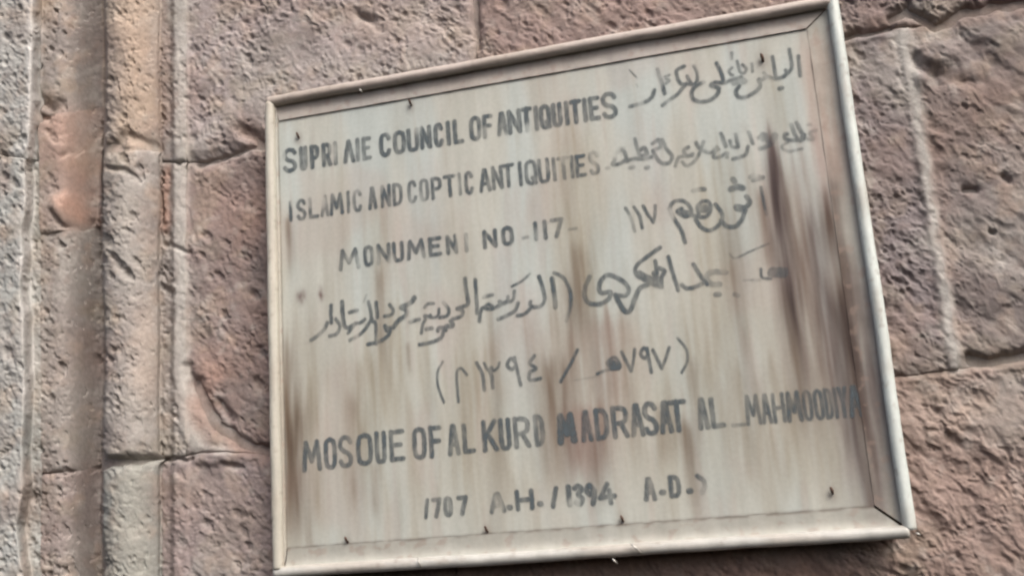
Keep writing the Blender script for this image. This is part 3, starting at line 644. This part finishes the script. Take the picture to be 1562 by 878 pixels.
def paint_line(strokes, label, soft=.00125, wear=1.0):
    """brush strokes as a thin skin of paint just proud of the panel, thin at its edges"""
    S_ = []
    for pts, wd, k, curved in strokes:
        q = spline(pts) if curved and len(pts) > 2 else np.array(pts, float)
        S_.append((S2W(q), wd * .00098 / 2, k))
    allp = np.concatenate([s[0] for s in S_]); m = .006; cs = .00072
    x0, x1, z0, z1 = allp[:, 0].min() - m, allp[:, 0].max() + m, allp[:, 1].min() - m, allp[:, 1].max() + m
    nu, nv = int((x1 - x0) / cs), int((z1 - z0) / cs)
    xs = np.linspace(x0, x1, nu); zs = np.linspace(z1, z0, nv); X, Z = np.meshgrid(xs, zs); ink = np.zeros(X.shape)
    for q, hw, k in S_:
        r = hw + soft + .001
        i0, i1 = np.searchsorted(xs, [q[:, 0].min() - r, q[:, 0].max() + r]); j0, j1 = np.searchsorted(-zs, [-q[:, 1].max() - r, -q[:, 1].min() + r])
        sx, sz = X[j0:j1, i0:i1], Z[j0:j1, i0:i1]
        if sx.size == 0: continue
        d, _ = seg_dist(sx, sz, q)
        hwv = hw * (1 + .12 * fbm(sx * 160, sz * 160, 2, 701))
        a = (1 - sstep(-soft, soft, d - hwv)) * k
        ink[j0:j1, i0:i1] = np.maximum(ink[j0:j1, i0:i1], a)
    X, Z, ink = X.ravel(), Z.ravel(), ink.ravel()
    pat = .86 + .28 * fbm(X * 60, Z * 25, 3, 711) - .5 * wear * sstep(.25, .7, fbm(X * 38 + 5, Z * 20, 2, 721))
    P = np.stack([X, YP + wave(X, Z) - .0004, Z], -1)
    o = grid_mesh("lettering", P, nu, nv, INK, panel, attrs={"ink": np.clip(ink * pat, 0, 1) * .93}, mask=ink > .01)
    o["label"] = label

K = .9
top1 = [(443, 226.5), (560, 208), (649, 192), (698, 182), (765, 171), (803, 163), (849, 157), (906, 147), (930, 141)]
bot1 = [(443, 263), (560, 244), (649, 227.5), (698, 220), (765, 207), (803, 202), (849, 193.6), (906, 184), (930, 181)]
L1 = latin([('S', 432, 453), ('U', 457, 469, .8), ('P', 473, 487), ('R', 491, 506), ('I', 508, 515), ('V', 523, 541), ('I', 542, 549, .7), ('E', 552, 566, .75),
            ('C', 578.6, 596), ('O', 600, 618.5), ('U', 621, 639), ('N', 641, 658), ('C', 662, 676), ('I', 680, 688), ('L', 691.5, 707), ('O', 716.5, 734), ('F', 736.5, 752),
            ('A', 758, 774, .8), ('N', 774.5, 795), ('T', 795, 812), ('I', 814, 822, .8), ('Q', 823, 840, .9), ('U', 842, 857), ('I', 860, 869), ('T', 869, 887), ('I', 889, 896, .8), ('E', 898.6, 915, .85), ('S', 918, 941, .8)], top1, bot1, 6.6)
paint_line(L1, "painted line SUPREME COUNCIL OF ANTIQUITIES with worn E and M")
top2 = [(443, 306.5), (545, 289), (570, 284.5), (665, 270), (740, 257.5), (775, 249.6), (810, 244), (885, 236), (906, 231)]
bot2 = [(443, 338), (545, 323), (570, 319), (665, 304), (740, 293), (775, 286), (810, 282), (885, 270), (906, 267)]
L2 = latin([('I', 440, 447), ('S', 452.6, 467, .85), ('L', 471, 486), ('A', 489, 502, .6), ('M', 503, 524), ('I', 528, 535), ('C', 537.8, 552, .85), ('A', 561.6, 575), ('N', 581, 596), ('D', 599, 614, .85),
            ('C', 622, 636, .7), ('O', 640, 654.5, .75), ('P', 658, 674), ('T', 677, 696), ('I', 698, 705, .6), ('C', 709, 722, .8), ('A', 731, 749), ('N', 750.6, 767, .85), ('T', 766, 785), ('I', 789, 799),
            ('Q', 801, 819, .9), ('U', 821, 838), ('I', 842, 849, .7), ('T', 851, 869, .8), ('I', 870, 876), ('E', 878, 894), ('S', 899, 914, .65)], top2, bot2, 5.4)
paint_line(L2, "painted line ISLAMIC AND COPTIC ANTIQUITIES")
top3 = [(532, 379), (563, 374), (665, 361), (712, 355), (747, 350), (774, 345), (818, 338), (850, 332)]
bot3 = [(532, 411.5), (563, 406), (665, 390.5), (712, 384.5), (747, 378.5), (774, 374), (818, 367), (850, 362.5)]
L3 = latin([('M', 516.5, 549), ('O', 555, 570), ('N', 575, 596), ('U', 599, 616), ('M', 620.5, 649), ('E', 654, 674), ('N', 681, 698), ('I', 708, 715), ('N', 737, 758), ('O', 765.5, 783), ('1', 814, 821), ('1', 828, 835), ('7', 840, 860, .75)], top3, bot3, 5.8)
L3 += [([(798, 363), (805, 361)], 4.5, .5, False), ([(868, 350), (880, 348)], 3.5, .35, False)]
paint_line(L3, "painted line MONUMENT NO 117 with worn T")
top6 = [(476, 671), (503, 667), (605, 654.5), (665, 648.6), (714, 645.5), (747, 640), (822, 632), (865, 630), (918, 622), (992, 613), (1033, 609), (1095, 605), (1170, 600), (1235, 594), (1315, 586)]
bot6 = [(476, 718), (503, 715), (605, 703), (665, 697), (714, 691), (747, 688), (822, 679.5), (865, 676), (918, 670), (992, 663), (1033, 658), (1095, 652), (1170, 645), (1235, 640), (1315, 633)]
L6 = latin([('M', 461, 490), ('O', 494.5, 513), ('S', 516.5, 537.5, .85), ('O', 544, 568), ('U', 572.5, 589), ('E', 594.6, 617), ('O', 630, 650), ('F', 655, 674), ('A', 683, 701), ('L', 706, 724), ('K', 736, 759), ('U', 762, 779),
            ('R', 784, 808, .9), ('D', 815, 830, .65), ('M', 850, 878, 1, 1.35), ('A', 886, 903), ('D', 908, 928), ('R', 934, 958, .95), ('A', 962, 982), ('S', 982, 1003), ('A', 1006, 1025), ('T', 1019, 1048),
            ('A', 1064, 1080, .85), ('L', 1084, 1104, .8), ('_', 1114, 1136, .45, .7), ('M', 1137, 1161, .7, .72), ('A', 1163, 1178, .75, .72), ('H', 1181, 1200, .8, .75), ('M', 1203, 1227, .95, .85), ('O', 1230, 1244, .8, .7), ('O', 1248, 1262, .85, .72), ('D', 1265, 1277, .7, .68), ('I', 1279, 1285, .8, .68), ('Y', 1287, 1301, .8, .7), ('A', 1303, 1323, 1, .8)], top6, bot6, 6.5)
L6 = [([(x if x < 1136 else 1136 + (x - 1136) * .95, y + (0 if x < 1136 else (x - 1136) * .01)) for x, y in p], a_, b_, c_) for p, a_, b_, c_ in L6]
paint_line(L6, "painted line MOSQUE OF AL KURDI MADRASAT AL MAHMOODIYA", wear=.45)
top7 = [(650, 760), (667, 758), (705, 755), (759, 750.5), (800, 746), (845, 742), (880, 738), (926, 735), (991, 727.5), (1030, 724), (1070, 722)]
bot7 = [(650, 790), (667, 789), (705, 785), (759, 781.5), (800, 777), (845, 773.5), (880, 771), (926, 769), (991, 763), (1030, 758), (1070, 754)]
L7 = latin([('/', 647, 655, .9, .8), ('7', 659, 674, .75), ('O', 677, 690, .8), ('7', 698, 714, .85), ('A', 747, 771), ('H', 787, 814), ('/', 840, 852), ('I', 864, 872, 1, 1.2), ('3', 875, 891, 1, 1.1), ('9', 892, 910, 1, 1.1), ('4', 913, 940, .8),
            ('A', 982, 1000, .85), ('D', 1021, 1038, .8), (')', 1063, 1078, .7)], top7, bot7, 6.2)
for x, y, k in ((778, 773, .9), (824.5, 767.5, .9), (1011, 750, .6), (1052.5, 748, .8)): L7 += [([(x - 1, y), (x + 1, y)], 7.5, k, False)]
paint_line(L7, "painted date line 797 A.H./1394 A.D.")

A1 = hand(940, 50, 4.881, [
 ([(1355, 175), (1364, 250), (1370, 320)], 24, .95), ([(1290, 125), (1302, 200), (1305, 265), (1275, 300), (1262, 280)], 24, .8), ([(1275, 300), (1240, 330), (1190, 342)], 26, .85), ([(1218, 416), (1232, 412)], 32, .8),
 ([(1163, 180), (1178, 270), (1185, 340), (1150, 335), (1120, 325), (1100, 335)], 24, .8), ([(1120, 330), (1085, 350), (1062, 352), (1072, 395), (1035, 440), (960, 480), (910, 478), (892, 440), (918, 395)], 27, .85),
 ([(1100, 300), (1140, 340)], 20, .6), ([(1010, 232), (1014, 290)], 18, .8), ([(900, 215), (922, 290), (955, 300), (968, 270), (940, 240)], 22, .85), ([(860, 150), (858, 195)], 22, .55), ([(950, 360), (880, 370)], 50, .45),
 ([(862, 262), (838, 285), (852, 310), (870, 318)], 20, .75), ([(748, 228), (782, 300), (800, 360)], 26, .95), ([(930, 330), (880, 345), (800, 375), (770, 372)], 26, .8),
 ([(770, 372), (735, 372), (705, 395), (762, 412), (748, 465), (690, 505), (630, 515), (575, 495), (562, 450), (590, 402), (650, 368)], 28, .9),
 ([(580, 250), (605, 300), (600, 365), (570, 385), (545, 360), (530, 325)], 24, .8), ([(520, 380), (570, 388)], 24, .8), ([(505, 252), (450, 282), (458, 340), (482, 380), (520, 385)], 26, .85), ([(510, 395), (460, 455), (400, 500), (345, 542)], 26, .75),
 ([(360, 330), (395, 318)], 18, .6), ([(372, 345), (396, 358), (372, 380)], 20, .6), ([(308, 275), (335, 360), (362, 455)], 26, .95), ([(285, 430), (262, 485), (200, 522), (105, 550)], 27, .95), ([(100, 280), (148, 330)], 10, .8), ([(150, 385), (160, 405)], 10, .35)])
paint_line(A1, "first Arabic line at the top right", soft=.0015)
A2 = hand(920, 170, 4.389, [
 ([(1425, 125), (1385, 145), (1405, 185), (1350, 180)], 22, .35), ([(1370, 88), (1390, 88)], 18, .35), ([(1295, 75), (1325, 130), (1345, 175), (1320, 195)], 24, .8), ([(1258, 85), (1282, 150), (1300, 188)], 22, .8), ([(1345, 155), (1310, 190), (1225, 185), (1215, 158), (1232, 150)], 24, .8),
 ([(1235, 205), (1198, 235), (1240, 266), (1330, 250)], 18, .6), ([(1088, 155), (1100, 190), (1120, 220)], 26, .6), ([(1150, 160), (1130, 200)], 40, .4), ([(975, 138), (990, 180), (1002, 215)], 22, .65), ([(1045, 175), (1070, 150), (1070, 190)], 26, .45), ([(1050, 250), (1110, 228)], 26, .55),
 ([(970, 235), (955, 285), (920, 305), (870, 318)], 22, .65), ([(888, 155), (905, 235)], 22, .8), ([(848, 195), (862, 235), (905, 238)], 20, .7), ([(790, 150), (805, 190), (822, 235)], 24, .85), ([(830, 305), (828, 275), (790, 300), (740, 305), (762, 240), (730, 270)], 22, .55),
 ([(770, 255), (720, 275), (680, 268)], 24, .6), ([(622, 210), (650, 250), (690, 270)], 24, .65), ([(672, 205), (640, 290), (600, 345), (560, 362), (530, 340)], 22, .65), ([(600, 285), (560, 300), (540, 262), (570, 240)], 24, .6), ([(600, 295), (555, 300), (505, 310), (485, 365)], 22, .6),
 ([(395, 190), (425, 250), (462, 300), (440, 345), (395, 345), (360, 315), (335, 262)], 24, .7), ([(330, 215), (372, 190), (385, 235), (345, 255)], 24, .5), ([(290, 378), (304, 374)], 26, .75), ([(182, 378), (202, 374)], 26, .4), ([(26, 380), (40, 378)], 20, .3),
 ([(212, 185), (230, 250), (245, 295)], 22, .6), ([(245, 260), (275, 245), (292, 285), (255, 302)], 26, .65), ([(325, 305), (280, 318), (200, 318), (160, 335)], 24, .7), ([(160, 320), (135, 262), (95, 275), (75, 330), (65, 355), (110, 350), (160, 320)], 24, .75), ([(100, 248), (140, 245)], 18, .4)])
paint_line(A2, "second Arabic line beside the Islamic and Coptic line", soft=.0016)
A3 = hand(920, 170, 4.389, [
 ([(152, 648), (188, 715), (212, 800)], 20, .9), ([(207, 640), (245, 700), (262, 778)], 20, .9), ([(268, 632), (302, 690), (338, 742)], 20, .9), ([(350, 630), (348, 690), (338, 742)], 20, .85),
 ([(548, 875), (522, 790), (465, 700), (448, 640), (480, 602), (540, 600), (582, 640), (590, 685), (545, 700), (500, 670), (525, 650)], 24, .85), ([(590, 690), (625, 705)], 26, .9), ([(520, 670), (575, 680)], 34, .7),
 ([(640, 690), (632, 640), (660, 605), (705, 605), (722, 655), (690, 702), (625, 705)], 24, .85), ([(650, 650), (690, 650)], 52, .65), ([(605, 528), (640, 522), (680, 520)], 28, .65),
 ([(620, 725), (660, 775), (710, 795), (765, 768), (795, 725), (795, 680), (752, 622)], 24, .9), ([(790, 730), (830, 768), (890, 765), (932, 715), (950, 660)], 26, .95), ([(950, 660), (895, 650), (895, 632), (950, 640), (982, 608), (962, 568)], 28, .8),
 ([(870, 455), (880, 468)], 34, .7), ([(856, 518), (900, 505), (935, 512)], 36, .75), ([(1056, 508), (1074, 590), (1092, 688)], 18, .9), ([(985, 440), (1010, 420), (1045, 440), (1005, 460), (1070, 440)], 26, .6)])
paint_line(A3, "third Arabic line with the number 117")
A4 = hand(870, 350, 4.463, [
 ([(1085, 165), (1100, 185), (1135, 190), (1240, 140), (1350, 95)], 12, .6), ([(1298, 268), (1305, 325), (1365, 332)], 16, .7), ([(1380, 290), (1450, 290)], 60, .55), ([(1180, 345), (1290, 342)], 14, .35), ([(1055, 290), (960, 290), (925, 330), (960, 370), (1015, 372)], 34, .42), ([(990, 442), (1014, 442)], 30, .6), ([(1120, 440), (1140, 450)], 26, .3),
 ([(838, 235), (885, 310), (932, 372)], 24, .95), ([(760, 378), (795, 400), (850, 390), (895, 372)], 26, .95), ([(668, 185), (695, 280), (735, 412)], 24, .85), ([(580, 215), (592, 300)], 24, .9), ([(600, 262), (640, 282), (620, 330), (622, 390)], 28, .9),
 ([(612, 122), (530, 180), (452, 245), (450, 305), (500, 340), (560, 372), (620, 392)], 25, .9), ([(470, 300), (560, 350)], 40, .8), ([(575, 300), (600, 360)], 36, .7), ([(530, 375), (475, 400), (440, 470), (405, 555), (365, 548), (330, 490), (308, 445)], 30, .95),
 ([(308, 445), (375, 448), (398, 405), (350, 345), (262, 308), (212, 345), (198, 400), (215, 432), (272, 425), (262, 470), (205, 505), (130, 500), (98, 450), (105, 385), (132, 322)], 28, .85)])
A4 += hand(620, 390, 5.486, [
 ([(1235, 142), (1310, 180), (1368, 290), (1376, 420), (1338, 545)], 28, .85), ([(1220, 190), (1235, 300), (1248, 430)], 36, .95), ([(1110, 172), (1138, 260), (1158, 360), (1130, 415), (1080, 430), (1040, 415), (1038, 385)], 30, .9), ([(1045, 430), (1010, 470), (975, 490), (930, 500)], 28, .9),
 ([(1032, 150), (970, 208), (882, 256)], 20, .75), ([(935, 395), (905, 460), (840, 500), (768, 528)], 30, .85), ([(905, 295), (895, 365), (850, 382), (850, 340)], 26, .65), ([(850, 380), (800, 400), (780, 382)], 32, .85), ([(800, 400), (750, 430), (690, 445), (640, 435), (618, 475), (612, 545)], 30, .95), ([(645, 435), (680, 405), (720, 420)], 26, .85), ([(645, 345), (720, 325)], 28, .8),
 ([(575, 200), (585, 330), (592, 480)], 30, .95), ([(490, 190), (500, 290), (516, 395), (470, 425), (425, 440)], 32, .95), ([(425, 440), (470, 462), (462, 500), (420, 518), (385, 528)], 30, .85), ([(372, 545), (385, 585), (330, 590), (325, 620)], 36, .9), ([(325, 605), (275, 600), (262, 625)], 32, .85), ([(312, 610), (292, 680), (220, 718), (112, 742)], 30, .9),
 ([(310, 390), (355, 450), (338, 500), (280, 515)], 28, .9), ([(272, 445), (262, 498), (215, 515), (200, 495)], 24, .85), ([(205, 512), (155, 500), (160, 530), (138, 570), (125, 645)], 26, .85), ([(152, 430), (180, 402), (228, 398)], 26, .7), ([(165, 612), (212, 604)], 32, .9), ([(30, 552), (105, 530)], 30, .95)])
A4 += hand(440, 400, 5.486, [
 ([(1055, 295), (1030, 330), (985, 360)], 40, .95), ([(985, 355), (945, 375), (985, 400), (985, 440), (935, 475), (900, 510), (880, 540)], 36, .9), ([(880, 545), (830, 545), (810, 530), (825, 570), (850, 565), (838, 605), (775, 655), (665, 685)], 30, .9), ([(848, 355), (880, 400), (862, 438), (805, 450)], 28, .9),
 ([(735, 335), (745, 460)], 30, .95), ([(670, 330), (690, 410), (700, 490), (730, 510), (735, 680)], 28, .85), ([(700, 470), (640, 560), (580, 615), (515, 650)], 30, .85), ([(640, 475), (600, 505), (560, 515), (500, 590)], 28, .9), ([(560, 510), (505, 545), (470, 530), (455, 440), (450, 330)], 34, .95), ([(512, 418), (575, 400)], 30, .8),
 ([(398, 475), (432, 530), (405, 595), (345, 615)], 30, .85), ([(358, 360), (355, 430), (362, 505)], 32, .9), ([(325, 505), (300, 560), (245, 612), (190, 650)], 32, .95), ([(655, 270), (630, 330)], 16, .35)])
paint_line(A4, "long fourth Arabic line with the bracketed name")
A5 = hand(640, 500, 3.55, [
 ([(125, 182), (98, 240), (102, 320), (132, 402)], 12, .9), ([(256, 252), (225, 218), (202, 240), (204, 320), (211, 398)], 14, .9), ([(310, 188), (340, 250), (352, 336)], 17, .95), ([(350, 190), (372, 228), (390, 212), (398, 232), (425, 212), (434, 188)], 14, .85), ([(375, 225), (392, 260), (396, 322)], 18, .8),
 ([(520, 185), (495, 165), (476, 200), (500, 222), (522, 205)], 18, .85), ([(515, 160), (530, 230), (548, 308)], 16, .95), ([(622, 150), (598, 190), (632, 218), (598, 240), (600, 280), (655, 272)], 17, .85), ([(856, 118), (815, 200), (764, 290)], 15, .95),
 ([(962, 248), (1020, 225), (1085, 215), (1075, 175), (1050, 158), (1015, 190), (1040, 212)], 14, .9), ([(1035, 195), (1060, 200)], 42, .85), ([(1095, 130), (1120, 180), (1148, 232)], 16, .9), ([(1165, 115), (1160, 170), (1148, 232)], 14, .85),
 ([(1235, 125), (1215, 108), (1198, 140), (1218, 162), (1240, 145)], 17, .85), ([(1232, 110), (1245, 180), (1256, 240)], 16, .95), ([(1265, 120), (1290, 170), (1312, 218)], 16, .95), ([(1352, 105), (1336, 160), (1312, 218)], 15, .9), ([(1398, 55), (1445, 115), (1450, 180), (1420, 240)], 12, .85), ([(840, 282), (960, 262)], 5, .3)])
paint_line(A5, "Arabic date line in brackets")
